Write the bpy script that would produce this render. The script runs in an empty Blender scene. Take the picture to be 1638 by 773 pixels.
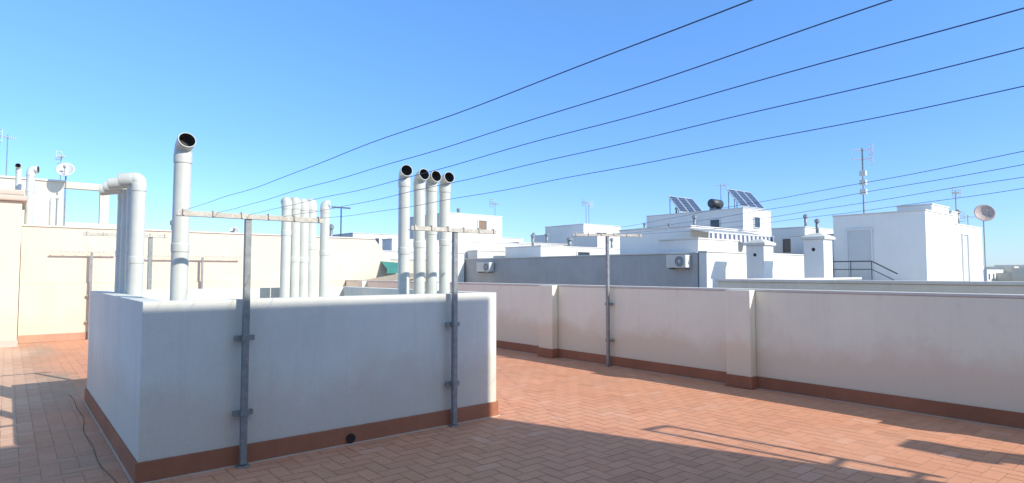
import bpy, bmesh, math, random
from mathutils import Vector, Matrix, noise as mnoise
random.seed(7)
scene = bpy.context.scene
col = scene.collection
rad = math.radians

# ------------------------------------------------------------ materials
def new_mat(name):
    m = bpy.data.materials.new(name); m.use_nodes = True
    nt = m.node_tree
    return m, nt, nt.nodes, nt.links, nt.nodes["Principled BSDF"]

def noise(N, L, vec, scale, detail=6, rough=0.6):
    n = N.new("ShaderNodeTexNoise"); n.inputs["Scale"].default_value = scale
    n.inputs["Detail"].default_value = detail; n.inputs["Roughness"].default_value = rough
    if vec is not None: L.new(vec, n.inputs["Vector"])
    return n.outputs["Fac"]

def ramp(N, L, fac, a, b, ca=(0,0,0,1), cb=(1,1,1,1)):
    r = N.new("ShaderNodeValToRGB"); L.new(fac, r.inputs[0])
    r.color_ramp.elements[0].position = a; r.color_ramp.elements[1].position = b
    r.color_ramp.elements[0].color = ca; r.color_ramp.elements[1].color = cb
    return r.outputs[0]

def mix(N, L, fac, a, b, mode="MIX"):
    m = N.new("ShaderNodeMix"); m.data_type = "RGBA"; m.blend_type = mode
    for s, v in ((0, fac), (6, a), (7, b)):
        if hasattr(v, "links"): L.new(v, m.inputs[s])
        elif isinstance(v, (int, float)): m.inputs[s].default_value = v
        else: m.inputs[s].default_value = (*v[:3], 1)
    return m.outputs[2]

def math_n(N, L, op, a, b=None, clamp=False):
    m = N.new("ShaderNodeMath"); m.operation = op; m.use_clamp = clamp
    for i, v in enumerate((a, b)):
        if v is None: continue
        if hasattr(v, "links"): L.new(v, m.inputs[i])
        else: m.inputs[i].default_value = v
    return m.outputs[0]

def bump(N, L, bs, h, strength, dist=0.01):
    b = N.new("ShaderNodeBump"); b.inputs["Strength"].default_value = strength
    b.inputs["Distance"].default_value = dist
    L.new(h, b.inputs["Height"]); L.new(b.outputs[0], bs.inputs["Normal"])

def plaster(name, base, dark=0.86, stain=None, stain_h=0.35, streak=0.25, rough_bump=0.35, patch=0.0, sf_=0.6):
    m, nt, N, L, B = new_mat(name)
    geo = N.new("ShaderNodeNewGeometry"); pos = geo.outputs["Position"]
    big = noise(N, L, pos, 0.9, 8, 0.65)
    c = mix(N, L, ramp(N, L, big, 0.35, 0.7), [v*dark for v in base], base)
    mp = N.new("ShaderNodeMapping"); mp.inputs["Scale"].default_value = (5, 5, 0.35); L.new(pos, mp.inputs["Vector"])
    st = noise(N, L, mp.outputs[0], 1.3, 7, 0.7)
    sf = math_n(N, L, "MULTIPLY", ramp(N, L, st, 0.52, 0.78), streak)
    c = mix(N, L, sf, c, [v*0.55 for v in base])
    if stain:
        sep = N.new("ShaderNodeSeparateXYZ"); L.new(pos, sep.inputs[0])
        n2 = noise(N, L, pos, 1.7, 9, 0.65)
        h = math_n(N, L, "ADD", sep.outputs[2], math_n(N, L, "MULTIPLY", n2, -0.95))
        f = math_n(N, L, "MULTIPLY", ramp(N, L, h, 0.0, stain_h, (1,1,1,1), (0,0,0,1)), sf_)
        c = mix(N, L, f, c, stain)
    if patch:
        n4 = noise(N, L, pos, 2.6, 10, 0.75)
        c = mix(N, L, math_n(N, L, "MULTIPLY", ramp(N, L, n4, 0.56, 0.66), patch), c, [v*.8 for v in base])
    fine = noise(N, L, pos, 90, 4, 0.7)
    c = mix(N, L, 0.10, c, ramp(N, L, fine, 0.3, 0.7), "OVERLAY")
    L.new(c, B.inputs["Base Color"]); B.inputs["Roughness"].default_value = 0.92
    bump(N, L, B, fine, rough_bump, 0.006)
    return m

def simple(name, base, rough=0.6, metal=0.0, var=0.15, scale=8, bumpv=0.0):
    m, nt, N, L, B = new_mat(name)
    geo = N.new("ShaderNodeNewGeometry"); pos = geo.outputs["Position"]
    n = noise(N, L, pos, scale, 8, 0.65)
    c = mix(N, L, ramp(N, L, n, 0.3, 0.7), [v*(1-var) for v in base], base)
    L.new(c, B.inputs["Base Color"]); B.inputs["Roughness"].default_value = rough
    B.inputs["Metallic"].default_value = metal
    if bumpv: bump(N, L, B, n, bumpv, 0.01)
    return m

M_shaft = plaster("shaft_plaster", (0.77, 0.77, 0.71), 0.88, (0.64, 0.55, 0.44), 0.30, 0.25, patch=.35)
M_parapet = plaster("parapet_plaster", (0.92, 0.89, 0.72), 0.93, (0.76, 0.61, 0.44), 0.28, 0.18, patch=.3, sf_=.7)
M_cream = plaster("cream_plaster", (0.74, 0.66, 0.515), 0.90, (0.68, 0.55, 0.41), 0.30, 0.22, patch=.5)
M_white = plaster("white_render", (0.78, 0.765, 0.72), 0.93, None, 0, 0.2)
M_white2 = plaster("weathered_white_render", (0.75, 0.725, 0.67), 0.87, None, 0, 0.35)
M_shaded = plaster("shade_toned_render", (0.50, 0.49, 0.47), 0.82, None, 0, 0.35)  # grey carries the side wall's shade; the block's end wall is white
M_beige = plaster("beige_render", (0.76, 0.71, 0.60), 0.87, None, 0, 0.3)
M_coping = plaster("coping_mortar", (0.74, 0.71, 0.65), 0.82, None, 0, 0.4)
M_terracoping = plaster("peach_coping", (0.64, 0.53, 0.43), 0.85, None, 0, 0.3)
M_skirt = plaster("terracotta_skirting", (0.44, 0.175, 0.095), 0.70, None, 0, 0.35, 0.5, patch=.5)
M_skirt2 = plaster("faded_skirting", (0.56, 0.32, 0.21), 0.75, None, 0, 0.35, 0.5, patch=.5)
M_grout = simple("pale_grout", (0.62, 0.38, 0.27), 0.95, 0, 0.25, 12, 0.2)
M_pvc = simple("grey_pvc", (0.68, 0.69, 0.63), 0.42, 0, 0.18, 3)
M_pvcin = simple("pipe_inside_shade", (0.07, 0.065, 0.06), 0.9, 0, 0.3, 8)  # near-black colour stands in for the shade inside the pipe mouths
M_galv = simple("galvanised_steel", (0.35, 0.37, 0.37), 0.5, 0.4, 0.4, 18)
M_bar = simple("weathered_zinc_bar", (0.66, 0.62, 0.54), 0.6, 0.1, 0.4, 25)
M_dark = simple("dark_steel", (0.10, 0.11, 0.12), 0.5, 0.4, 0.3, 15)
M_wire = simple("coated_wire", (0.10, 0.14, 0.27), 0.5, 0.0, 0.3, 10)
M_black = simple("black_rubber", (0.02, 0.02, 0.02), 0.6, 0, 0.3, 20)
M_cable = simple("dusty_rubber", (0.20, 0.15, 0.11), 0.8, 0, 0.3, 20)
M_glass = simple("window_glass", (0.05, 0.07, 0.09), 0.08, 0, 0.3, 2)
M_frame = simple("white_aluminium", (0.68, 0.68, 0.67), 0.4, 0, 0.05, 8)
M_door = simple("pale_grey_door", (0.56, 0.57, 0.56), 0.5, 0, 0.08, 4)
M_ac = simple("ac_casing", (0.70, 0.67, 0.60), 0.45, 0, 0.12, 6)
M_dish = simple("white_dish", (0.64, 0.64, 0.62), 0.5, 0, 0.15, 6)
M_rust = simple("rusty_dish", (0.54, 0.43, 0.38), 0.7, 0, 0.3, 6)
M_teal = simple("teal_canvas", (0.05, 0.24, 0.21), 0.8, 0, 0.2, 6)
M_ground = simple("dusty_ground", (0.34, 0.30, 0.25), 0.95, 0, 0.4, 0.05)
M_shutter = simple("wood_shutter", (0.26, 0.17, 0.11), 0.6, 0, 0.2, 6)
M_tan = simple("tan_roof_sheet", (0.56, 0.46, 0.34), 0.8, 0, 0.25, 6)

def stripes():
    m, nt, N, L, B = new_mat("striped_canvas")
    geo = N.new("ShaderNodeNewGeometry")
    sep = N.new("ShaderNodeSeparateXYZ"); L.new(geo.outputs["Position"], sep.inputs[0])
    fr = math_n(N, L, "FRACT", math_n(N, L, "MULTIPLY", sep.outputs[0], 3.2))
    g = math_n(N, L, "GREATER_THAN", fr, 0.5)
    L.new(mix(N, L, g, (0.09, 0.11, 0.18), (0.60, 0.60, 0.58)), B.inputs["Base Color"])
    B.inputs["Roughness"].default_value = 0.85
    return m
M_stripe = stripes()

def solar():
    m, nt, N, L, B = new_mat("solar_cells")
    uv = N.new("ShaderNodeTexCoord")
    b = N.new("ShaderNodeTexBrick"); L.new(uv.outputs["Generated"], b.inputs["Vector"])
    b.offset = 0; b.inputs["Scale"].default_value = 6
    b.inputs["Brick Width"].default_value = 1; b.inputs["Row Height"].default_value = 1
    b.inputs["Mortar Size"].default_value = 0.03
    b.inputs["Color1"].default_value = (0.03, 0.05, 0.10, 1); b.inputs["Color2"].default_value = (0.04, 0.065, 0.12, 1)
    b.inputs["Mortar"].default_value = (0.25, 0.30, 0.36, 1)
    L.new(b.outputs[0], B.inputs["Base Color"]); B.inputs["Roughness"].default_value = 0.25
    return m
M_solar = solar()

def tile_mat():
    m, nt, N, L, B = new_mat("terracotta_tiles")
    at = N.new("ShaderNodeAttribute"); at.attribute_name = "tone"
    geo = N.new("ShaderNodeNewGeometry"); pos = geo.outputs["Position"]
    n1 = noise(N, L, pos, 1.1, 8, 0.65); n2 = noise(N, L, pos, 35, 6, 0.7)
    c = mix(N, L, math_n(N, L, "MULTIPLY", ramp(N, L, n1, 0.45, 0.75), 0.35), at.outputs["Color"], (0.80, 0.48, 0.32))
    n3 = noise(N, L, pos, 0.55, 8, 0.7)
    c = mix(N, L, math_n(N, L, "MULTIPLY", ramp(N, L, n3, 0.50, 0.68), 0.2), c, (0.24, 0.10, 0.06))
    c = mix(N, L, math_n(N, L, "MULTIPLY", ramp(N, L, n2, 0.5, 0.8), 0.2), c, (0.24, 0.10, 0.06))
    L.new(c, B.inputs["Base Color"])
    rr = ramp(N, L, n1, 0.3, 0.7, (0.6,)*3+(1,), (0.85,)*3+(1,))
    L.new(rr, B.inputs["Roughness"])
    bump(N, L, B, n2, 0.3, 0.004)
    return m
M_tile = tile_mat()

# ------------------------------------------------------------ mesh helpers
def finish(bm, name, mat, parent=None, smooth=False, bevel=0.0, label=None):
    me = bpy.data.meshes.new(name); bm.normal_update(); bm.to_mesh(me); bm.free()
    mats = mat if isinstance(mat, (list, tuple)) else [mat]
    for m in mats: me.materials.append(m)
    if smooth:
        for p in me.polygons: p.use_smooth = True
    o = bpy.data.objects.new(name, me); col.objects.link(o)
    if parent is not None:
        o.parent = parent
        o.matrix_parent_inverse = parent.matrix_world.inverted()
    if bevel:
        b = o.modifiers.new("bevel", "BEVEL"); b.width = bevel; b.segments = 2; b.limit_method = "ANGLE"
    if label: o["label"] = label
    return o

def root(name, loc, label, category, group=None):
    e = bpy.data.objects.new(name, None); e.location = loc; e.empty_display_size = 0.2
    e.matrix_world = Matrix.Translation(Vector(loc))
    col.objects.link(e); e["label"] = label; e["category"] = category
    if group: e["group"] = group
    return e

def box(bm, x0, x1, y0, y1, z0, z1, mi=0):
    vs = [bm.verts.new(p) for p in ((x0,y0,z0),(x1,y0,z0),(x1,y1,z0),(x0,y1,z0),(x0,y0,z1),(x1,y0,z1),(x1,y1,z1),(x0,y1,z1))]
    for q in ((3,2,1,0),(4,5,6,7),(0,1,5,4),(1,2,6,5),(2,3,7,6),(3,0,4,7)):
        f = bm.faces.new([vs[i] for i in q]); f.material_index = mi
    return vs

def ringwall(bm, x0, x1, y0, y1, t, z0, z1):
    O = [(x0,y0),(x1,y0),(x1,y1),(x0,y1)]; I = [(x0+t,y0+t),(x1-t,y0+t),(x1-t,y1-t),(x0+t,y1-t)]
    v = {}
    for k, P in (("O", O), ("I", I)):
        for z, s in ((z0, "b"), (z1, "t")):
            v[k+s] = [bm.verts.new((x, y, z)) for x, y in P]
    for i in range(4):
        j = (i+1) % 4
        bm.faces.new((v["Ob"][i], v["Ob"][j], v["Ot"][j], v["Ot"][i]))
        bm.faces.new((v["Ib"][j], v["Ib"][i], v["It"][i], v["It"][j]))
        bm.faces.new((v["Ot"][i], v["Ot"][j], v["It"][j], v["It"][i]))
        bm.faces.new((v["Ob"][j], v["Ob"][i], v["Ib"][i], v["Ib"][j]))

def tube(bm, pts, radii, seg=12, cap=True, mis=None):
    pts = [Vector(p) for p in pts]
    if isinstance(radii, (int, float)): radii = [radii]*len(pts)
    rings = []; nrm = None
    for i, p in enumerate(pts):
        a = pts[max(i-1, 0)]; b = pts[min(i+1, len(pts)-1)]
        d = (b-a)
        if d.length < 1e-7: d = Vector((0, 0, 1))
        d.normalize()
        if nrm is None:
            nrm = d.orthogonal().normalized()
        else:
            nn = nrm - d*nrm.dot(d)
            nrm = nn.normalized() if nn.length > 1e-4 else d.orthogonal().normalized()
        bi = d.cross(nrm)
        rings.append([bm.verts.new(p + (nrm*math.cos(2*math.pi*k/seg) + bi*math.sin(2*math.pi*k/seg))*radii[i]) for k in range(seg)])
    for i in range(len(rings)-1):
        for k in range(seg):
            f = bm.faces.new((rings[i][k], rings[i][(k+1) % seg], rings[i+1][(k+1) % seg], rings[i+1][k]))
            if mis: f.material_index = mis[i]
    if cap:
        bm.faces.new(rings[0][::-1]); f = bm.faces.new(rings[-1])
        if mis: f.material_index = mis[-1]
    return rings

# ------------------------------------------------------------ floor and ground
bm = bmesh.new()
w = 0.125; g = 0.0026
lay = bm.loops.layers.float_color.new("tone")
X0, X1, Y0, Y1 = -4.0, 7.8, -8.0, 17.2
ni = int((X1-X0)/w)+1; nj = int((Y1-Y0)/w)+1
cl = lambda v: max(0.0, min(1.0, v))
for i in range(-1, ni):
    for j in range(-1, nj+1):
        m = (i-j) % 4
        if m == 0: a = (X0+i*w, X0+(i+2)*w, Y0+j*w, Y0+(j+1)*w)
        elif m == 2: a = (X0+i*w, X0+(i+1)*w, Y0+(j-1)*w, Y0+(j+1)*w)
        else: continue
        x0, x1, y0, y1 = a[0]+g, a[1]-g, a[2]+g, a[3]-g
        if x0 > X1 or x1 < X0 or y0 > Y1: continue
        x1 = min(x1, X1+.05)
        q = [bm.verts.new((x, y, random.uniform(-.0005, .0005))) for x, y in ((x0,y0),(x1,y0),(x1,y1),(x0,y1))]
        f = bm.faces.new(q)
        b = random.gauss(1, .032); r = random.random()
        c = [0.71*b, 0.325*b, 0.19*b]
        if r < .06: c = [0.74*b, 0.37*b, 0.24*b]
        elif r < .12: c = [0.65*b, 0.285*b, 0.16*b]
        cx, cy = (x0+x1)/2, (y0+y1)/2
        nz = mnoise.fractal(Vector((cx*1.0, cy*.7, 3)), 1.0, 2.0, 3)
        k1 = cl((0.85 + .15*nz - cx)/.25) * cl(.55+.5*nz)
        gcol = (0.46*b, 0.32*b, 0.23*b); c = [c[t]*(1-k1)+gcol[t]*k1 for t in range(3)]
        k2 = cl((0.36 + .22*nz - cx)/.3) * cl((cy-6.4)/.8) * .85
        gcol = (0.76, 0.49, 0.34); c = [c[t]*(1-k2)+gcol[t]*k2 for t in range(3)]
        for lp in f.loops: lp[lay] = (max(c[0], .02), max(c[1], .02), max(c[2], .02), 1)
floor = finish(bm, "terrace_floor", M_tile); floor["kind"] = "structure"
bm = bmesh.new(); box(bm, -6.1, 8.0, -8.1, 17.4, -0.30, -0.003)
sl = finish(bm, "terrace_screed", M_grout); sl["kind"] = "structure"
bm = bmesh.new()
v = [bm.verts.new(p) for p in ((-3000,-3000,-12),(3000,-3000,-12),(3000,3000,-12),(-3000,3000,-12))]; bm.faces.new(v)
gr = finish(bm, "ground", M_ground); gr["kind"] = "structure"

# host building under terrace
r = root("apartment_building", (1, 5, -12), "cream apartment block carrying the tiled roof terrace", "building")
bm = bmesh.new(); box(bm, -6.05, 7.98, -8.05, 17.38, -12, -0.304); finish(bm, "wall", M_cream, r)

# ------------------------------------------------------------ ventilation shaft enclosure
sx0, sx1, sy0, sy1, sh = 0.785, 4.13, 5.26, 9.0, 1.33
r = root("ventilation_shaft", (2.4, 7.1, 0), "low white plastered shaft enclosure with terracotta skirting on tiled terrace", "vent shaft")
bm = bmesh.new(); ringwall(bm, sx0, sx1, sy0, sy1, 0.16, 0.0, sh); finish(bm, "wall", M_shaft, r, bevel=0.005)
bm = bmesh.new(); ringwall(bm, sx0-.018, sx1+.018, sy0-.018, sy1+.018, 0.05, 0.004, 0.155); finish(bm, "skirting", M_skirt, r, bevel=0.006)
bm = bmesh.new(); ringwall(bm, sx0-.030, sx1+.030, sy0-.030, sy1+.030, 0.03, -.002, 0.008); finish(bm, "mortar_joint", M_terracoping, r)
bm = bmesh.new(); box(bm, sx0+.165, sx1-.165, sy0+.165, sy1-.165, .005, .55); finish(bm, "cover_slab", M_beige, r)
bm = bmesh.new(); tube(bm, [(2.44, sy0+.02, .055), (2.44, sy0-.035, .05)], .042, 14)
o = finish(bm, "drain_outlet", M_black, r, smooth=False)

# ------------------------------------------------------------ parapets
def pil_ys(): return (0.25, 4.27, 8.1, 11.95, 15.8)
r = root("parapet_wall", (7.9, 5, 0), "long off-white plastered parapet with piers and red skirting beside tiles", "wall")
bm = bmesh.new(); box(bm, 7.8, 8.0, -8, 17.2, 0, 1.29); finish(bm, "wall", M_parapet, r, bevel=.006)
bm = bmesh.new(); box(bm, 7.79, 8.02, -8, 17.2, 1.292, 1.325); finish(bm, "coping", M_coping, r, bevel=.008)
bm = bmesh.new(); box(bm, 7.78, 7.797, -8, 17.18, .003, .16); finish(bm, "skirting", M_skirt, r, bevel=.004)
for y in pil_ys():
    bm = bmesh.new(); box(bm, 7.65, 7.788, y, y+.36, .001, 1.31); finish(bm, "pier", M_parapet, r, bevel=.005)
    bm = bmesh.new(); box(bm, 7.63, 7.779, y-.018, y+.378, .004, .163); finish(bm, "pier_skirting", M_skirt, r, bevel=.004)
bm = bmesh.new(); box(bm, 7.762, 7.778, -8, 17.16, -.002, .006); finish(bm, "mortar_joint", M_terracoping, r)

r = root("boundary_wall", (4, 17.3, 0), "tall sunlit cream rendered wall closing the terrace", "wall")
bm = bmesh.new(); box(bm, .22, 7.78, 17.2, 17.42, 0, 1.31)
PZ = ((.22,1.312),(10.0,1.312),(9.6,1.6),(8.75,2.57),(.22,2.57))
F_ = [bm.verts.new((x, 17.24, z)) for x, z in PZ]
K_ = [bm.verts.new((x, 17.44, z)) for x, z in PZ]
bm.faces.new(F_); bm.faces.new(K_[::-1])
for i in range(5): bm.faces.new((F_[i], K_[i], K_[(i+1)%5], F_[(i+1)%5]))
finish(bm, "wall", M_cream, r, bevel=.006)
bm = bmesh.new(); box(bm, .22, 8.75, 17.21, 17.47, 2.572, 2.61); finish(bm, "coping", M_coping, r, bevel=.006)
bm = bmesh.new(); box(bm, .24, 7.76, 17.18, 17.197, .003, .17); finish(bm, "skirting", M_skirt2, r)

r = root("corner_block", (-3, 17, 0), "cream rendered block with projecting peach coping at the terrace edge", "wall")
bm = bmesh.new(); box(bm, -6, .2, 16.4, 18.6, 0, 3.04); finish(bm, "wall", M_cream, r, bevel=.01)
bm = bmesh.new()
box(bm, -6.05, .28, 16.30, 18.7, 3.042, 3.16); box(bm, -6.0, .23, 16.37, 18.65, 3.162, 3.28)
finish(bm, "coping", M_terracoping, r, bevel=.03)
bm = bmesh.new(); box(bm, -6, .215, 16.382, 16.397, .003, .14); finish(bm, "skirting", M_terracoping, r)

r = root("lean_to_roof", (8.7, 15.9, -12), "small slanted tan sheet roof behind the parapet", "roof")
bm = bmesh.new()
vs = box(bm, 8.06, 9.35, 15.1, 16.7, -12, 1.24)
for q in vs[4:]: q.co.z += (q.co.x-8.06)*.16
finish(bm, "wall", M_cream, r)
bm = bmesh.new(); vs = box(bm, 8.04, 9.45, 15.0, 16.8, 1.25, 1.30)
for q in vs: q.co.z += (q.co.x-8.04)*.16
finish(bm, "roof_sheet", M_tan, r)
rt = root("awning", (9.4, 17.2, 1.7), "small dark teal canvas awning fixed to the cream wall end", "awning")
bm = bmesh.new()
vs = [bm.verts.new(p) for p in ((8.95,16.82,1.66),(9.62,16.82,1.66),(9.55,17.235,1.86),(8.95,17.235,1.90))]; bm.faces.new(vs)
vs = [bm.verts.new(p) for p in ((8.95,16.82,1.66),(8.95,16.81,1.52),(9.62,16.81,1.52),(9.62,16.82,1.66))]; bm.faces.new(vs)
finish(bm, "canvas", M_teal, rt)

# stair tower behind the viewer that throws the big shadow
TE = 6.29
r = root("stair_tower", (0, -4, 0), "tall white stair tower rising from the roof terrace", "building")
bm = bmesh.new(); box(bm, -6, TE, -7, -1.0, 0.002, 5.6); finish(bm, "wall", M_white, r)
bm = bmesh.new(); box(bm, 2.9, 3.8, -1.03, -1.002, 0.02, 2.1); finish(bm, "door", M_door, r)
r = root("unseen_shadow_frame", (6.4, -1.3, 2.6), "unseen steel frame added to cast a two-bar shadow", "bracket")
bm = bmesh.new(); Z = 2.6  # frame added out of view, shaped for the twin bar shadow on the tiles
tube(bm, [(6.26,.10,Z), (6.62,-2.3,Z)], .028, 8); tube(bm, [(6.55,.03,Z), (6.86,-2.2,Z)], .028, 8)
tube(bm, [(6.24,.09,Z), (6.57,.04,Z)], .026, 8); tube(bm, [(TE,-1.6,Z), (6.78,-1.55,Z)], .025, 8); tube(bm, [(TE,-2.1,Z), (6.84,-2.1,Z)], .025, 8)
finish(bm, "frame", M_galv, r)
r = root("roof_chimney", (7.6, -1.7, 0), "unseen white stack added to cast a shadow by the parapet", "chimney")
bm = bmesh.new(); box(bm, 7.47, 7.72, -1.9, -1.5, .004, 2.3); finish(bm, "stack", M_white, r, bevel=.01)  # stack added out of view to throw the dark patch near the parapet
bm = bmesh.new(); box(bm, 7.42, 7.77, -2.0, -1.4, 2.302, 2.4); finish(bm, "cap", M_coping, r)

# ------------------------------------------------------------ vent pipes
def vent_pipe(x, y, z0, ztop, d, ang=85, R=.068, bend=.10, label=None, tail=.06, clamp=None, group="grey ventilation pipes rising from the shaft"):
    d = Vector((d[0], d[1], 0)).normalized()
    rt = root("vent_pipe", (x, y, z0), label or "grey plastic vent pipe with elbow outlet rising from the shaft", "pipe", group)
    zb = ztop - bend - R*.7
    zs = zb - .02
    bm = bmesh.new()
    zj = z0 + (zs-z0)*random.uniform(.55, .78)
    lx = random.uniform(-.006, .006)
    zz = [(z0, 1), (z0+.4, 1), (zj-.006, 1), (zj-.002, 1), (zj, 1.05), (zj+.006, 1.06), (zj+.064, 1.06), (zj+.07, 1.05), (zj+.072, 1), (zj+.078, 1), (zs-.02, 1), (zs, 1)]
    tube(bm, [(x+lx*(zs-a_), y, a_) for a_, _ in zz], [R*b_ for _, b_ in zz], 28)
    o = finish(bm, "shaft", M_pvc, rt, smooth=True)
    bm = bmesh.new()
    a = rad(ang); P = []; Rr = []; mi = []
    for dz, k_ in ((-.092, 1.0), (-.09, 1.06), (-.084, 1.07), (-.016, 1.07), (-.01, 1.06), (-.008, 1.02), (0, 1.02)):
        P.append(Vector((x, y, zb+dz))); Rr.append(R*k_)
    n0 = len(P)
    n = 10; c = Vector((x, y, zb)) + d*bend
    for k in range(1, n+1):
        t = a*k/n
        P.append(c - d*bend*math.cos(t) + Vector((0, 0, bend*math.sin(t)))); Rr.append(R*1.02)
    dirv = (d*math.sin(a) + Vector((0, 0, math.cos(a)))).normalized()
    e = P[-1]
    for dd_, k_ in ((.008, 1.02), (.010, 1.04), (.016, 1.05), (tail-.006, 1.05), (tail, 1.045), (tail+.002, .95)):
        P.append(e + dirv*dd_); Rr.append(R*k_)
    mi = [0]*(len(P)-1)
    P.append(e + dirv*(tail-.02)); Rr.append(R*.93); mi.append(1)
    P.append(e - dirv*.02); Rr.append(R*.90); mi.append(1)
    P.append(e - dirv*.035); Rr.append(R*.5); mi.append(1); mi.append(1)
    seg = 28; side = d.cross(Vector((0, 0, 1))).normalized(); rings = []
    for i, p in enumerate(P):
        if i < n0: ax = Vector((0, 0, 1))
        elif i < n0+n:
            t = a*(i-n0+1)/n; ax = (d*math.sin(t) + Vector((0, 0, math.cos(t))))
        else: ax = dirv
        up = side.cross(ax).normalized()
        rings.append([bm.verts.new(p + (side*math.cos(2*math.pi*k/seg) + up*math.sin(2*math.pi*k/seg))*Rr[i]) for k in range(seg)])
    for i in range(len(rings)-1):
        for k in range(seg):
            f = bm.faces.new((rings[i][k], rings[i][(k+1) % seg], rings[i+1][(k+1) % seg], rings[i+1][k])); f.material_index = mi[i]; f.smooth = True
    f = bm.faces.new(rings[-1]); f.material_index = 1
    bmesh.ops.recalc_face_normals(bm, faces=bm.faces)
    o = finish(bm, "elbow", [M_pvc, M_pvcin], rt)
    return rt

vent_pipe(1.12, 5.74, .55, 2.69, (.06, -1), 70, .067, .08, "tall grey vent pipe with round mouth standing alone", tail=.06)
for x, z, dx in ((3.33, 2.69, -.3), (3.52, 2.67, -.02), (3.68, 2.665, -.05), (3.86, 2.67, -.1)):
    vent_pipe(x, 5.88, .55, z, (dx, -1), 80, .063, .07, "grey vent pipe with dark mouth in a tight row", tail=.05)
for i, x in enumerate((2.95, 3.085, 3.215, 3.34)):
    vent_pipe(x, 8.45+.03*i, .55, 2.575+.012*(i % 2), (-.15, 1), 80, .066, .02, "grey vent pipe turned away near the far shaft wall", tail=.025)
vent_pipe(3.52, 8.50, .55, 2.58, (.9, -.3), 85, .066, .04, "grey vent pipe with sideways elbow near the far shaft wall", tail=.03)
for i, y in enumerate((7.35, 7.60, 7.84, 8.06)):
    vent_pipe(1.03-.014*i, y, .55, 2.57-.012*i, (-1, .55), 97, .068 if i == 0 else .058, .04, "grey vent pipe with elbow pointing over the shaft edge", tail=.19 if i else .13)

# ------------------------------------------------------------ clothes line racks and lines
def rack(x, y, h, bx0, bx1, wall_dir, z0=0.0, ang=0.0, label=None, barmat=None, brz=(.42, 1.02), pw=.024):
    rt = root("clothes_line_rack", (x, y, z0), label or "galvanised T-shaped clothes line rack fixed to the plastered wall", "clothes line rack", "clothes line racks on the terrace")
    bm = bmesh.new(); box(bm, x-pw, x+pw, y-pw, y+pw, z0+.02, h-.02); box(bm, x-.05, x+.05, y-.04, y+.04, z0, z0+.012)
    finish(bm, "pole", M_galv, rt, bevel=.003)
    bm = bmesh.new()
    ca, sa = math.cos(ang), math.sin(ang)
    def T(p): return (x + (p[0])*ca - p[1]*sa, y + p[0]*sa + p[1]*ca, p[2])
    vs = box(bm, bx0-x, bx1-x, -.035, -.030, h-.018, h+.022) + box(bm, bx0-x, bx1-x, -.0299, .03, h-.018, h-.013)
    k = bx0-x+.04
    while k < bx1-x-.01:
        vs += box(bm, k-.006, k+.006, -.045, .0, h-.012, h+.034); k += (bx1-bx0-.08)/5.0
    for vv in vs: vv.co = T(vv.co)
    finish(bm, "crossbar", barmat or M_bar, rt)
    wd = Vector((wall_dir[0], wall_dir[1], 0))
    for bz in brz:
        bm = bmesh.new()
        e = Vector((x, y, z0+bz)) + wd*.055
        if abs(wd.y) > .5:
            box(bm, x-.075, x+.075, min(y+wd.y*.012, e.y), max(y+wd.y*.012, e.y), z0+bz-.02, z0+bz+.02)
            box(bm, x-pw-.006, x+pw+.006, y-pw-.006, y+pw+.006, z0+bz-.02, z0+bz+.02)
        else:
            box(bm, min(x+wd.x*.012, e.x), max(x+wd.x*.012, e.x), y-.075, y+.075, z0+bz-.02, z0+bz+.02)
            box(bm, x-pw-.006, x+pw+.006, y-pw-.006, y+pw+.006, z0+bz-.02, z0+bz+.02)
        finish(bm, "bracket", M_galv, rt)
    return rt
rack(1.50, 5.188, 2.0, .98, 2.12, (0, 1))
rack(3.53, 5.188, 1.98, 3.0, 4.05, (0, 1))
rack(7.72, 6.83, 2.17, 7.12, 8.32, (1, 0), ang=-.49)
rack(1.42, 9.07, 2.02, .70, 1.62, (0, -1), label="galvanised T-shaped clothes line rack behind the shaft")
rack(1.5, 17.1, 2.02, .75, 2.0, (0, 1))
rack(3.85, 17.1, 1.95, 2.6, 4.8, (0, 1))
rack(1.55, -.9, 2.06, 1.0, 2.12, (0, -1), label="galvanised T-shaped clothes line rack on the stair tower wall")
rack(3.75, -.9, 2.17, 3.1, 4.4, (0, -1), ang=0, label="galvanised T-shaped clothes line rack on the stair tower wall")

def line(a, b, sag, R=.0015, n=60, jit=.0, label=None):
    a = Vector(a); b = Vector(b)
    rt = root("clothes_line", a, label or "thin dark blue coated clothes line stretched between racks", "clothes line", "clothes lines strung over the terrace")
    pts = []; ph = random.uniform(0, 6); jx = random.uniform(.5, 1)
    for i in range(n+1):
        t = i/n; p = a.lerp(b, t); p.z -= sag*4*t*(1-t)
        e = min(t, 1-t, .1)*10
        p.z += jit*e*(math.sin(t*17*jx+ph) + .5*math.sin(t*39+ph*2)); p.x += jit*.8*e*math.sin(t*23+ph)
        pts.append(p)
    bm = bmesh.new(); tube(bm, pts, R, 8); finish(bm, "strand", M_wire, rt, smooth=True)
for x1, xn, zn, s in ((1.02, 1.04, 2.09, .03), (1.26, 1.25, 2.09, .035), (1.50, 1.48, 2.10, .04), (1.78, 1.72, 2.10, .045), (2.09, 2.04, 2.10, .06)):
    line((x1, 5.188, 2.02), (xn, -.9, zn), s, jit=.004)
pd = Vector((math.cos(-.49), math.sin(-.49), 0))
for k, t in enumerate((-.52, -.18, .18, .52)):
    p = Vector((7.72, 6.83, 2.19)) + pd*t
    line(p, (3.75+t*1.1, -.9, 2.19), .03+.02*k, R=.0019, jit=.005)

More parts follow.
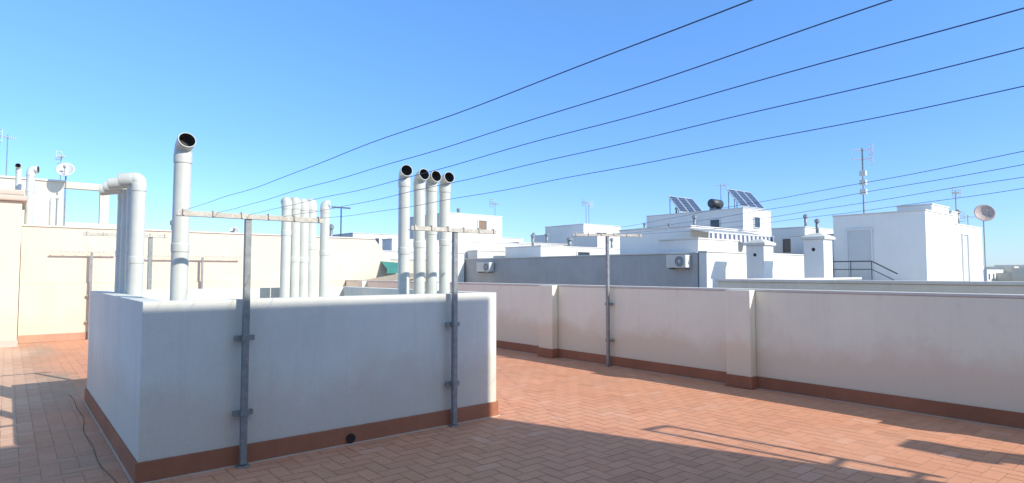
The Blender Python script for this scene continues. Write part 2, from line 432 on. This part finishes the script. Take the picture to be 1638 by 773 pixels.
# cable by the shaft
rt = root("black_cable", (.6, 7.5, 0), "thin dusty cable lying on the tiles along the shaft", "cable")
pts = []
for i in range(60):
    t = i/59; pts.append((.65+.025*math.sin(t*7)+.012*math.sin(t*21), 9.6-4.4*t, .005))
bm = bmesh.new(); tube(bm, pts, .003, 8); finish(bm, "cable_strand", M_cable, rt, smooth=True)

# ------------------------------------------------------------ buildings
def building(x0, x1, y0, y1, zt, label, mat=None, z0=-12, cop=.05, wins=(), shaft_name="house", copmat=None, cat="building"):
    mat = mat or M_white
    rt = root(shaft_name, ((x0+x1)/2, (y0+y1)/2, z0), label, cat)
    bm = bmesh.new(); box(bm, x0, x1, y0, y1, z0, zt-cop); finish(bm, "wall", mat, rt, bevel=.01)
    bm = bmesh.new(); box(bm, x0-.03, x1+.03, y0-.03, y1+.03, zt-cop+.002, zt); finish(bm, "coping", copmat or M_coping, rt, bevel=.01)
    for wd in wins:
        kind, face, a, b, za, zb = wd
        dm = {"window": M_glass, "door": M_door, "shutter": M_shutter}[kind]
        wr = bmesh.new()
        if face == "y":
            box(wr, a, b, y0-.012, y0-.004, za, zb)
            w_ = finish(wr, "door" if kind == "door" else "window", dm, rt)
            fb = bmesh.new(); t = .05
            box(fb, a-t, a, y0-.05, y0-.003, za-t, zb+t); box(fb, b, b+t, y0-.05, y0-.003, za-t, zb+t)
            box(fb, a, b, y0-.05, y0-.003, zb, zb+t); box(fb, a, b, y0-.06, y0-.003, za-t, za)
        else:
            box(wr, x0-.012, x0-.004, a, b, za, zb)
            w_ = finish(wr, "door" if kind == "door" else "window", dm, rt)
            fb = bmesh.new(); t = .05
            box(fb, x0-.05, x0-.003, a-t, a, za-t, zb+t); box(fb, x0-.05, x0-.003, b, b+t, za-t, zb+t)
            box(fb, x0-.05, x0-.003, a, b, zb, zb+t); box(fb, x0-.06, x0-.003, a, b, za-t, za)
        fo = finish(fb, "frame", M_frame, w_)
    return rt

# behind boundary wall
building(-6, 8.7, 17.5, 23.6, 2.2, "low cream neighbouring roof block behind the boundary wall", M_cream)
rt = root("rooftop_frame_house", (0, 26, -12), "white rooftop house with open beam frame against the sky", "building")
bm = bmesh.new(); box(bm, -7, 1.3, 24, 28, -12, 4.42); box(bm, 1.302, 2.9, 24.02, 28, -12, 3.15); finish(bm, "wall", M_cream, rt, bevel=.01)
bm = bmesh.new(); box(bm, 2.28, 2.53, 24.02, 24.3, 3.152, 4.24); finish(bm, "post", M_cream, rt, bevel=.01)
bm = bmesh.new(); box(bm, 1.302, 2.62, 24.0, 24.3, 4.242, 4.45); finish(bm, "beam", M_cream, rt, bevel=.01)
bm = bmesh.new(); box(bm, -7.05, 1.33, 23.95, 28.05, 4.422, 4.48); finish(bm, "coping", M_coping, rt)

# mid
building(18.6, 22.3, 40, 46, 4.35, "distant white block on the skyline", M_white2, wins=[("window","y",19.5,20.6,3.2,4.0)])
building(24.5, 29.5, 46, 52, 4.3, "distant white flat roof on the skyline", M_white, wins=[("window","y",25.5,26.6,2.8,3.6)])
building(16.5, 20.0, 25, 29, 4.5, "white rooftop house with small wooden shutter", M_white, wins=[("shutter","y",18.45,18.95,3.72,4.2)])
building(13.0, 23.5, 24, 24.9, 3.05, "long white rooftop wall with cream coping", M_white)
building(11.6, 15.9, 22.6, 23.9, 2.45, "low white rendered rooftop block", M_white, wins=[("window","y",13.0,13.9,1.4,2.1)])
building(17.0, 19.2, 23.1, 23.9, 2.6, "small white rooftop store with wooden shutter", M_white2)
building(18.2, 27, 20, 22.5, 2.75, "low white rooftop room", M_white, wins=[("window","y",20.5,21.3,2.2,2.5)])
building(22, 31, 26, 29, 3.25, "white rooftop block with plain walls", M_white2)
building(24, 27.5, 32, 36, 3.9, "white rooftop hut beyond a plain block", M_white)
building(33.5, 40, 33, 38, 4.6, "white rooftop hut with long flat roof", M_white, wins=[("window","y",34.5,35.5,3.4,4.1)])
building(29, 32.7, 27.7, 31.4, 4.75, "white stair house on a distant roof", M_white, z0=-12, wins=[("window","y",30.2,31.2,3.6,4.2)])
building(28.2, 32.5, 21.5, 25, 3.9, "white rooftop house with two small windows", M_white, wins=[("window","x",22.2,23.0,2.9,3.5),("window","x",23.6,24.4,2.9,3.5)])
building(24.2, 26.4, 17.6, 19.4, 3.0, "small white stepped parapet on a low roof", M_white2)
building(25.4, 27.6, 23.2, 25.2, 3.7, "small white lift housing on a low roof", M_white)
building(16, 24, 10.6, 23, 2.17, "long block with side wall shade painted in as grey", M_shaded)
building(16.05, 24.5, 10.3, 10.57, 2.2, "sunlit white end wall of a neighbouring roof", M_white, z0=-12)
building(16.3, 18.6, 10.75, 12.2, 2.62, "small white parapet step above a shaded wall", M_white, z0=2.175)
building(20, 25, 13.5, 17, 3.35, "white rooftop house carrying a striped awning", M_white, z0=2.18, wins=[("window","y",21.2,23.2,2.3,3.0)])
building(32.6, 35.8, 18.5, 25.4, 5.3, "tall white roof house with solar panels", M_white, wins=[("window","x",20.0,20.6,4.1,4.7),("window","y",33.8,34.4,4.2,4.8)])
building(26, 29.2, 11.95, 13.4, 3.5, "white rooftop block beside striped awning", M_white, wins=[("window","x",12.4,12.9,2.4,3.0)])
building(26.5, 34, 9.9, 11.9, 2.9, "long white rooftop parapet block", M_white2)
building(24.6, 26.4, 10.0, 11.9, 3.05, "lower white wing joined to a rooftop house", M_white)
building(24, 27.2, 6.96, 9.97, 3.7, "white rooftop house with pale grey door", M_white, wins=[("door","x",8.66,9.46,1.12,3.1)])
building(27.23, 31.0, 7.0, 9.87, 3.4, "lower white annex of a rooftop house", M_white, wins=[("door","y",28.2,28.9,1.12,3.0)])
building(25.2, 27.1, 7.1, 8.2, 4.0, "small white parapet box on a roof house", M_white, z0=3.71)
building(28.2, 29.0, 7.3, 8.0, 3.95, "small white chimney box on a roof annex", M_white, z0=3.41)
building(15.95, 34, -3, 9.85, 1.12, "white neighbouring roof terrace", M_white2)
# neighbour parapet
rt = root("neighbour_parapet", (10.1, 0, -12), "grey beige parapet wall of the neighbouring roof", "wall")
bm = bmesh.new(); box(bm, 10, 10.22, -8, 6.2, -12, 1.38); box(bm, 10.225, 15.9, 6.0, 6.2, -12, 1.38); finish(bm, "wall", M_beige, rt, bevel=.01)
bm = bmesh.new(); box(bm, 9.97, 10.25, -8, 6.23, 1.382, 1.43); box(bm, 10.253, 15.9, 5.97, 6.23, 1.382, 1.43); finish(bm, "coping", M_coping, rt, bevel=.01)
building(10.23, 15.9, -8, 5.95, .9, "neighbouring flat roof behind a grey parapet", M_beige)

def chimney(x, y, s, z0, zt):
    rt = root("roof_chimney", (x, y, z0), "white rendered chimney with pitched cap and small vent hole", "chimney", "white rooftop chimneys")
    h = s/2
    bm = bmesh.new(); box(bm, x-h, x+h, y-h, y+h, z0, zt-.12); finish(bm, "stack", M_white, rt, bevel=.015)
    bm = bmesh.new(); k = h+.06
    vs = box(bm, x-k, x+k, y-k, y+k, zt-.118, zt-.05)
    vs = box(bm, x-k, x+k, y-k, y+k, zt-.048, zt+.06)
    for v_ in vs[4:]: v_.co.x = x+(v_.co.x-x)*.35; v_.co.y = y+(v_.co.y-y)*.35
    finish(bm, "cap", M_coping, rt)
    bm = bmesh.new(); tube(bm, [(x-h-.004, y, zt-.4), (x-h+.002, y, zt-.4)], .05, 12); finish(bm, "vent_hole", M_black, rt)
chimney(17.1, 9.2, .55, 1.0, 2.46); chimney(17.4, 7.65, .55, 1.0, 2.58)

def small_vent(x, y, z, h, R=.06):
    rt = root("roof_vent", (x, y, z), "small grey cowl vent standing on a white roof", "vent", "small rooftop vents")
    bm = bmesh.new(); tube(bm, [(x,y,z),(x,y,z+h)], R, 10); finish(bm, "stem", M_galv, rt, smooth=True)
    bm = bmesh.new(); tube(bm, [(x,y,z+h+.002),(x,y,z+h+.1),(x,y,z+h+.16)], [R*1.7,R*1.7,R*.4], 10); finish(bm, "cowl", M_galv, rt)
for a_ in ((19.5,22,2.75,.5), (24.3,21.2,2.75,.45), (17.2,26,4.5,.4), (27.5,12.6,3.5,.5), (31.2,22.6,3.9,.5), (22.5,15,3.35,.5), (3.4,18.4,2.2,.62,.05), (8.0,18.8,2.2,.75,.05), (29.8,7.5,3.4,.55), (26,28,3.25,.6,.09), (18.6,27,4.5,.35), (30.6,24,3.9,.6), (25,11,3.05,.5), (34.8,24.6,5.3,.5), (21,21,2.75,.35,.1), (24,27,3.25,.5)):
    small_vent(*a_)

# handrail
rt = root("handrail", (22, 8, 1.1), "dark tubular handrail beside the rooftop door", "railing")
bm = bmesh.new()
tube(bm, [(22,9.2,1.92),(22,7.95,1.92),(22,7.2,1.5)], .022, 8); tube(bm, [(22,9.2,1.65),(22,7.95,1.65),(22,7.3,1.3)], .016, 8)
for y in (9.2, 8.6, 7.95): tube(bm, [(22,y,1.12),(22,y,1.92)], .018, 8)
finish(bm, "rail", M_dark, rt)

# awning
rt = root("awning", (21.4, 13, 2.8), "blue and white striped canvas awning on a white rooftop house", "awning")
bm = bmesh.new()
vs = [bm.verts.new(p) for p in ((19.3,12.3,2.98),(24,12.3,2.98),(24,13.48,3.25),(19.3,13.48,3.25))]; bm.faces.new(vs)
n = 24
for i in range(n):
    xa = 19.3+4.7*i/n; xb = 19.3+4.7*(i+1)/n
    bm.faces.new([bm.verts.new(p) for p in ((xa,12.3,2.98),(xa,12.29,2.72),((xa+xb)/2,12.29,2.68),(xb,12.29,2.72),(xb,12.3,2.98))])
finish(bm, "canvas", M_stripe, rt)
bm = bmesh.new(); tube(bm, [(19.3,12.3,2.99),(24,12.3,2.99)], .03, 8); tube(bm, [(19.35,12.3,2.18),(19.35,12.3,2.98)], .025, 8); tube(bm, [(23.95,12.3,2.18),(23.95,12.3,2.98)], .025, 8)
finish(bm, "awning_frame", M_frame, rt)

building(10.3, 12.4, 19.6, 21.2, 2.05, "small cream rooftop room behind the low parapet", M_cream)

# solar panels
def panel(x, y, z, wx, ln, tilt):
    rt = root("solar_panel", (x, y, z), "dark blue solar panel tilted on a white roof", "solar panel", "rooftop solar panels")
    mw = Matrix.Translation((x, y, z)) @ Matrix.Rotation(rad(tilt), 4, "X")
    bm = bmesh.new(); box(bm, .03, wx-.03, .03, ln-.03, -.04, 0); bmesh.ops.transform(bm, matrix=mw, verts=bm.verts)
    o = finish(bm, "panel_surface", M_solar, rt)
    bm = bmesh.new(); box(bm, 0, .027, 0, ln, -.05, .01); box(bm, wx-.027, wx, 0, ln, -.05, .01); box(bm, .028, wx-.028, 0, .027, -.05, .01); box(bm, .028, wx-.028, ln-.027, ln, -.05, .01)
    bmesh.ops.transform(bm, matrix=mw, verts=bm.verts); finish(bm, "panel_frame", M_frame, rt)
    yt = y+ln*math.cos(rad(tilt)); zt = z+ln*math.sin(rad(tilt))
    for xx in (x+.1, x+wx-.1):
        bm = bmesh.new()
        tube(bm, [(xx, yt-.05, zt-.08), (xx, yt-.05, z-.1), (xx, y+.05, z-.1)], .03, 6)
        finish(bm, "support", M_galv, rt)
for x in (32.9, 33.82, 34.74): panel(x, 18.75, 5.42, .86, 1.45, 50)
for x in (33.0, 33.92, 34.84): panel(x, 23.0, 5.42, .86, 1.45, 50)
rt = root("water_tank", (34, 21.2, 5.3), "dark cylindrical water tank lying on a white roof", "tank")
bm = bmesh.new(); tube(bm, [(33.6,21.2,5.85),(33.65,21.2,5.85),(34.6,21.2,5.85),(34.65,21.2,5.85)], [.15,.28,.28,.15], 20); finish(bm, "drum", M_dark, rt, smooth=True)
for xx in (33.75, 34.4):
    bm = bmesh.new(); box(bm, xx,xx+.07,21.0,21.4,5.302,5.6); finish(bm, "cradle", M_galv, rt)

# antennas / dishes
def antenna(x, y, z0, zt, yag=1, d=(1, 0), label="thin rooftop television antenna on a steel mast", R=.02, extra=(), sc=.7):
    rt = root("television_antenna", (x, y, z0), label, "antenna", "rooftop antennas")
    bm = bmesh.new(); tube(bm, [(x, y, z0), (x, y, zt)], R, 8); finish(bm, "mast", M_galv, rt)
    d = Vector((d[0], d[1], 0)).normalized(); s = Vector((-d.y, d.x, 0))*sc; d = d*sc
    for k in range(yag):
        z = zt-.08-k*.35; c = Vector((x, y, z))
        bm = bmesh.new(); tube(bm, [c-d*.45, c+d*.55], .016, 6)
        for i in range(8):
            q = c-d*.4+d*(.13*i); L_ = .24-.018*i
            tube(bm, [q-s*L_, q+s*L_], .012, 5)
        for sg in (-1, 1): tube(bm, [c-d*.45+Vector((0,0,-.2))+s*.2*sg, c-d*.45+Vector((0,0,.2))+s*.2*sg], .012, 5)
        for zz in (-.2, -.07, .07, .2): tube(bm, [c-d*.45+Vector((0,0,zz))-s*.2, c-d*.45+Vector((0,0,zz))+s*.2], .012, 5)
        finish(bm, "receiver_array", M_dish, rt)
    for zz in extra:
        bm = bmesh.new(); box(bm, x-.20, x-.04, y-.16, y+.06, zz-.10, zz+.10)
        finish(bm, "panel_receiver", M_dish, rt, bevel=.01)
    return rt
antenna(25.0, 9.25, 3.7, 6.3, 2, (-.7, .8), "tall antenna mast with several receivers on a white roof house", .03, extra=(4.6, 4.95, 5.3))
antenna(-.12, 24.6, 4.48, 5.85, 1, (.8, .4), R=.014, sc=.45); antenna(1.24, 24.6, 4.48, 5.4, 1, (.3, -1), R=.012, sc=.4)
antenna(30.2, 28.6, 4.75, 6.35, 1, (.9, .3)); antenna(30.9, 29.0, 4.75, 6.3, 1, (.2, 1)); antenna(33.1, 20.2, 5.3, 6.9, 1, (-.8, .5))
antenna(20.0, 25.6, 4.5, 5.3, 1, (.8, .3), R=.015)
antenna(30.0, 7.6, 3.4, 4.9, 1, (.8, .3)); antenna(31.6, 7.6, 1.1, 4.0, 1, (1, -.5), R=.015)
rt = root("clothes_line_rack", (9.3, 21.0, 2.2), "dark steel T-shaped rack on the neighbouring roof", "clothes line rack", "clothes line racks on the terrace")
bm = bmesh.new(); tube(bm, [(9.3, 21, 2.2), (9.3, 21, 3.87)], .025, 8); finish(bm, "pole", M_dark, rt)
bm = bmesh.new(); box(bm, 8.95, 9.65, 20.97, 21.03, 3.88, 3.93); finish(bm, "crossbar", M_dark, rt)

def dish(x, y, z, R, aim, z0, mat=None, label="white satellite dish on a short mast"):
    rt = root("satellite_dish", (x, y, z0), label, "satellite dish", "rooftop satellite dishes")
    aim = Vector(aim).normalized()
    q = aim.to_track_quat("Z", "Y").to_matrix().to_4x4()
    bm = bmesh.new(); rings = []
    for i in range(0, 7):
        rr = R*i/6; zz = rr*rr/(R*2.6)
        rings.append([bm.verts.new((rr*math.cos(2*math.pi*k/24)+(1e-4 if i == 0 else 0)*math.cos(k), rr*math.sin(2*math.pi*k/24), zz)) for k in range(24)])
    for i in range(6):
        for k in range(24): bm.faces.new((rings[i][k], rings[i][(k+1)%24], rings[i+1][(k+1)%24], rings[i+1][k]))
    bmesh.ops.transform(bm, matrix=Matrix.Translation((x, y, z)) @ q, verts=bm.verts)
    o = finish(bm, "reflector", mat or M_dish, rt, smooth=True)
    sm = o.modifiers.new("thickness", "SOLIDIFY"); sm.thickness = .015
    c = Vector((x, y, z)); tip = c + aim*R*.95
    low = c + q.to_3x3() @ Vector((0, -R*.95, R*.3))
    bm = bmesh.new(); tube(bm, [low, tip], .012, 6); tube(bm, [tip-aim*.06, tip+aim*.04], .035, 10); finish(bm, "feed_arm", M_galv, rt)
    bm = bmesh.new(); tube(bm, [(x, y, z0), (x, y, z-.02), c-aim*.05], .022, 8); finish(bm, "mast", M_galv, rt)
dish(1.32, 23.5, 4.72, .25, (-.3, -1, .5), 2.2)
dish(5.0, 18.6, 2.72, .14, (-.3, -1, .5), 2.2)
dish(6.9, 18.6, 2.75, .14, (.5, -1, .5), 2.2)
dish(31.35, 7.0, 3.98, .38, (-.8, -.5, .3), 1.1, M_rust, "large rust-tinted satellite dish beside a white roof annex")
dish(29.4, 7.8, 3.9, .22, (-.3, -1, .4), 3.4)

# rooftop pipes far left
vent_pipe(.36, 18.3, 2.2, 4.05, (.9, -.3), 88, .085, .08, "white vent pipe pair behind the peach coping", group="vent pipes on the neighbouring roof")
vent_pipe(.14, 18.9, 2.2, 4.15, (-.2, -1), 80, .06, .06, "thin vent pipe with dark mouth behind the coping", group="vent pipes on the neighbouring roof")
vent_pipe(.78, 18.3, 2.2, 3.4, (.8, .5), 88, .05, .08, "short bent grey pipe on the neighbouring roof", group="vent pipes on the neighbouring roof")

# AC units
def ac(x0, y0, y1, z0, z1, label="beige air conditioner outdoor unit fixed to a shaded wall"):
    rt = root("air_conditioner", (x0, (y0+y1)/2, z0), label, "air conditioner", "air conditioner units")
    d = .30
    bm = bmesh.new(); box(bm, x0-d, x0-.03, y0, y1, z0, z1); finish(bm, "casing", M_ac, rt, bevel=.015)
    h = z1-z0; cy = y0+h*.5+.02; cz = (z0+z1)/2
    bm = bmesh.new(); tube(bm, [(x0-d-.003, cy, cz), (x0-d+.005, cy, cz)], h*.40, 24); finish(bm, "fan_opening", M_black, rt)
    bm = bmesh.new()
    for k in range(4):
        R = h*(.1+.1*k); pts = [(x0-d-.012, cy+R*math.cos(a*math.pi/12), cz+R*math.sin(a*math.pi/12)) for a in range(25)]
        tube(bm, pts, .006, 5, cap=False)
    for k in range(6):
        a = k*math.pi/6; R = h*.41; tube(bm, [(x0-d-.012, cy-R*math.cos(a), cz-R*math.sin(a)), (x0-d-.012, cy+R*math.cos(a), cz+R*math.sin(a))], .006, 5)
    finish(bm, "fan_guard", M_frame, rt)
    for yy in (y0+.1, y1-.1):
        bm = bmesh.new(); box(bm, x0-d+.02, x0-.002, yy-.015, yy+.015, z0-.05, z0-.003)
        finish(bm, "bracket", M_galv, rt)
ac(16, 10.80, 11.50, 1.69, 2.08); ac(16, 20.5, 21.4, 1.58, 1.98)

# far town
spots = [(random.uniform(-.75, .95), random.uniform(60, 420), random.uniform(-1.5, 2.6)) for i in range(64)]
spots += [(random.uniform(.74, 1.0), random.uniform(90, 260), random.uniform(1.0, 2.6)) for i in range(22)]
for t, dd, zt in spots:
    X = dd*(.637+.771*t); Y = dd*(.771-.637*t)
    wv = random.uniform(7, 18); lv = random.uniform(7, 18)
    rt = root("distant_house", (X, Y, -12), "distant white flat-roofed block in the town", "building", "distant town blocks")
    bm = bmesh.new(); box(bm, X-wv/2, X+wv/2, Y-lv/2, Y+lv/2, -12, zt)
    if random.random() < .6: box(bm, X-wv/4, X+wv/5, Y-lv/4, Y+lv/4, zt+.001, zt+1.1*random.random()+.3)
    finish(bm, "wall", random.choice([M_white, M_white2, M_cream, M_beige]), rt)
    bm = bmesh.new()
    for q in range(4):
        a = X-wv/2+wv*(q+.3)/4
        for zz in (.2, -2.2, -5.2, -8.2):
            if zz+1.4 < zt: box(bm, a, a+.9, Y-lv/2-.02, Y-lv/2-.004, zz, zz+1.1)
    finish(bm, "window_openings", M_glass, rt)

# ------------------------------------------------------------ light
SD = Vector((.36, -1, .69)).normalized()
sun = bpy.data.lights.new("sun", "SUN"); sun.energy = 5.0; sun.angle = rad(.5); sun.color = (1, .94, .82)
so = bpy.data.objects.new("sun", sun); col.objects.link(so); so.rotation_euler = SD.to_track_quat("Z", "Y").to_euler()
wd = bpy.data.worlds.new("World"); scene.world = wd; wd.use_nodes = True
N = wd.node_tree.nodes; L = wd.node_tree.links
sky = N.new("ShaderNodeTexSky"); sky.sky_type = "NISHITA"; sky.sun_disc = False
sky.sun_elevation = math.asin(SD.z); sky.sun_rotation = math.atan2(SD.x, SD.y)
sky.air_density = 1.0; sky.dust_density = .2; sky.ozone_density = 1.5
tc = N.new("ShaderNodeTexCoord"); sp = N.new("ShaderNodeSeparateXYZ"); L.new(tc.outputs["Generated"], sp.inputs[0])
rp = N.new("ShaderNodeValToRGB"); L.new(sp.outputs[2], rp.inputs[0])
e = rp.color_ramp.elements
K = 2.8
e[0].position = 0.0; e[0].color = (.66/K, .90/K, 1.48/K, 1)
e[1].position = 0.80; e[1].color = (2.0/K, 1.85/K, 1.4/K, 1)
x_ = e.new(0.42); x_.color = (.86/K, 1.34/K, 1.84/K, 1)
x_ = e.new(0.2); x_.color = (.70/K, 1.04/K, 1.74/K, 1)
tint = mix(N, L, 1.0, sky.outputs[0], rp.outputs[0], "MULTIPLY")
tint = mix(N, L, 1.0, tint, (K, K, K), "MULTIPLY")
L.new(tint, N["Background"].inputs[0]); N["Background"].inputs[1].default_value = .15
scene.view_settings.view_transform = "Standard"; scene.view_settings.look = "None"; scene.view_settings.exposure = 0

# ------------------------------------------------------------ camera
cam = bpy.data.cameras.new("camera"); cam.lens = 975/1638*36; cam.sensor_width = 36; cam.clip_end = 6000; cam.clip_start = .05
co = bpy.data.objects.new("camera", cam); col.objects.link(co)
co.location = (0, 0, 1.55); co.rotation_euler = (rad(92.9), 0, rad(-39.6))
scene.camera = co
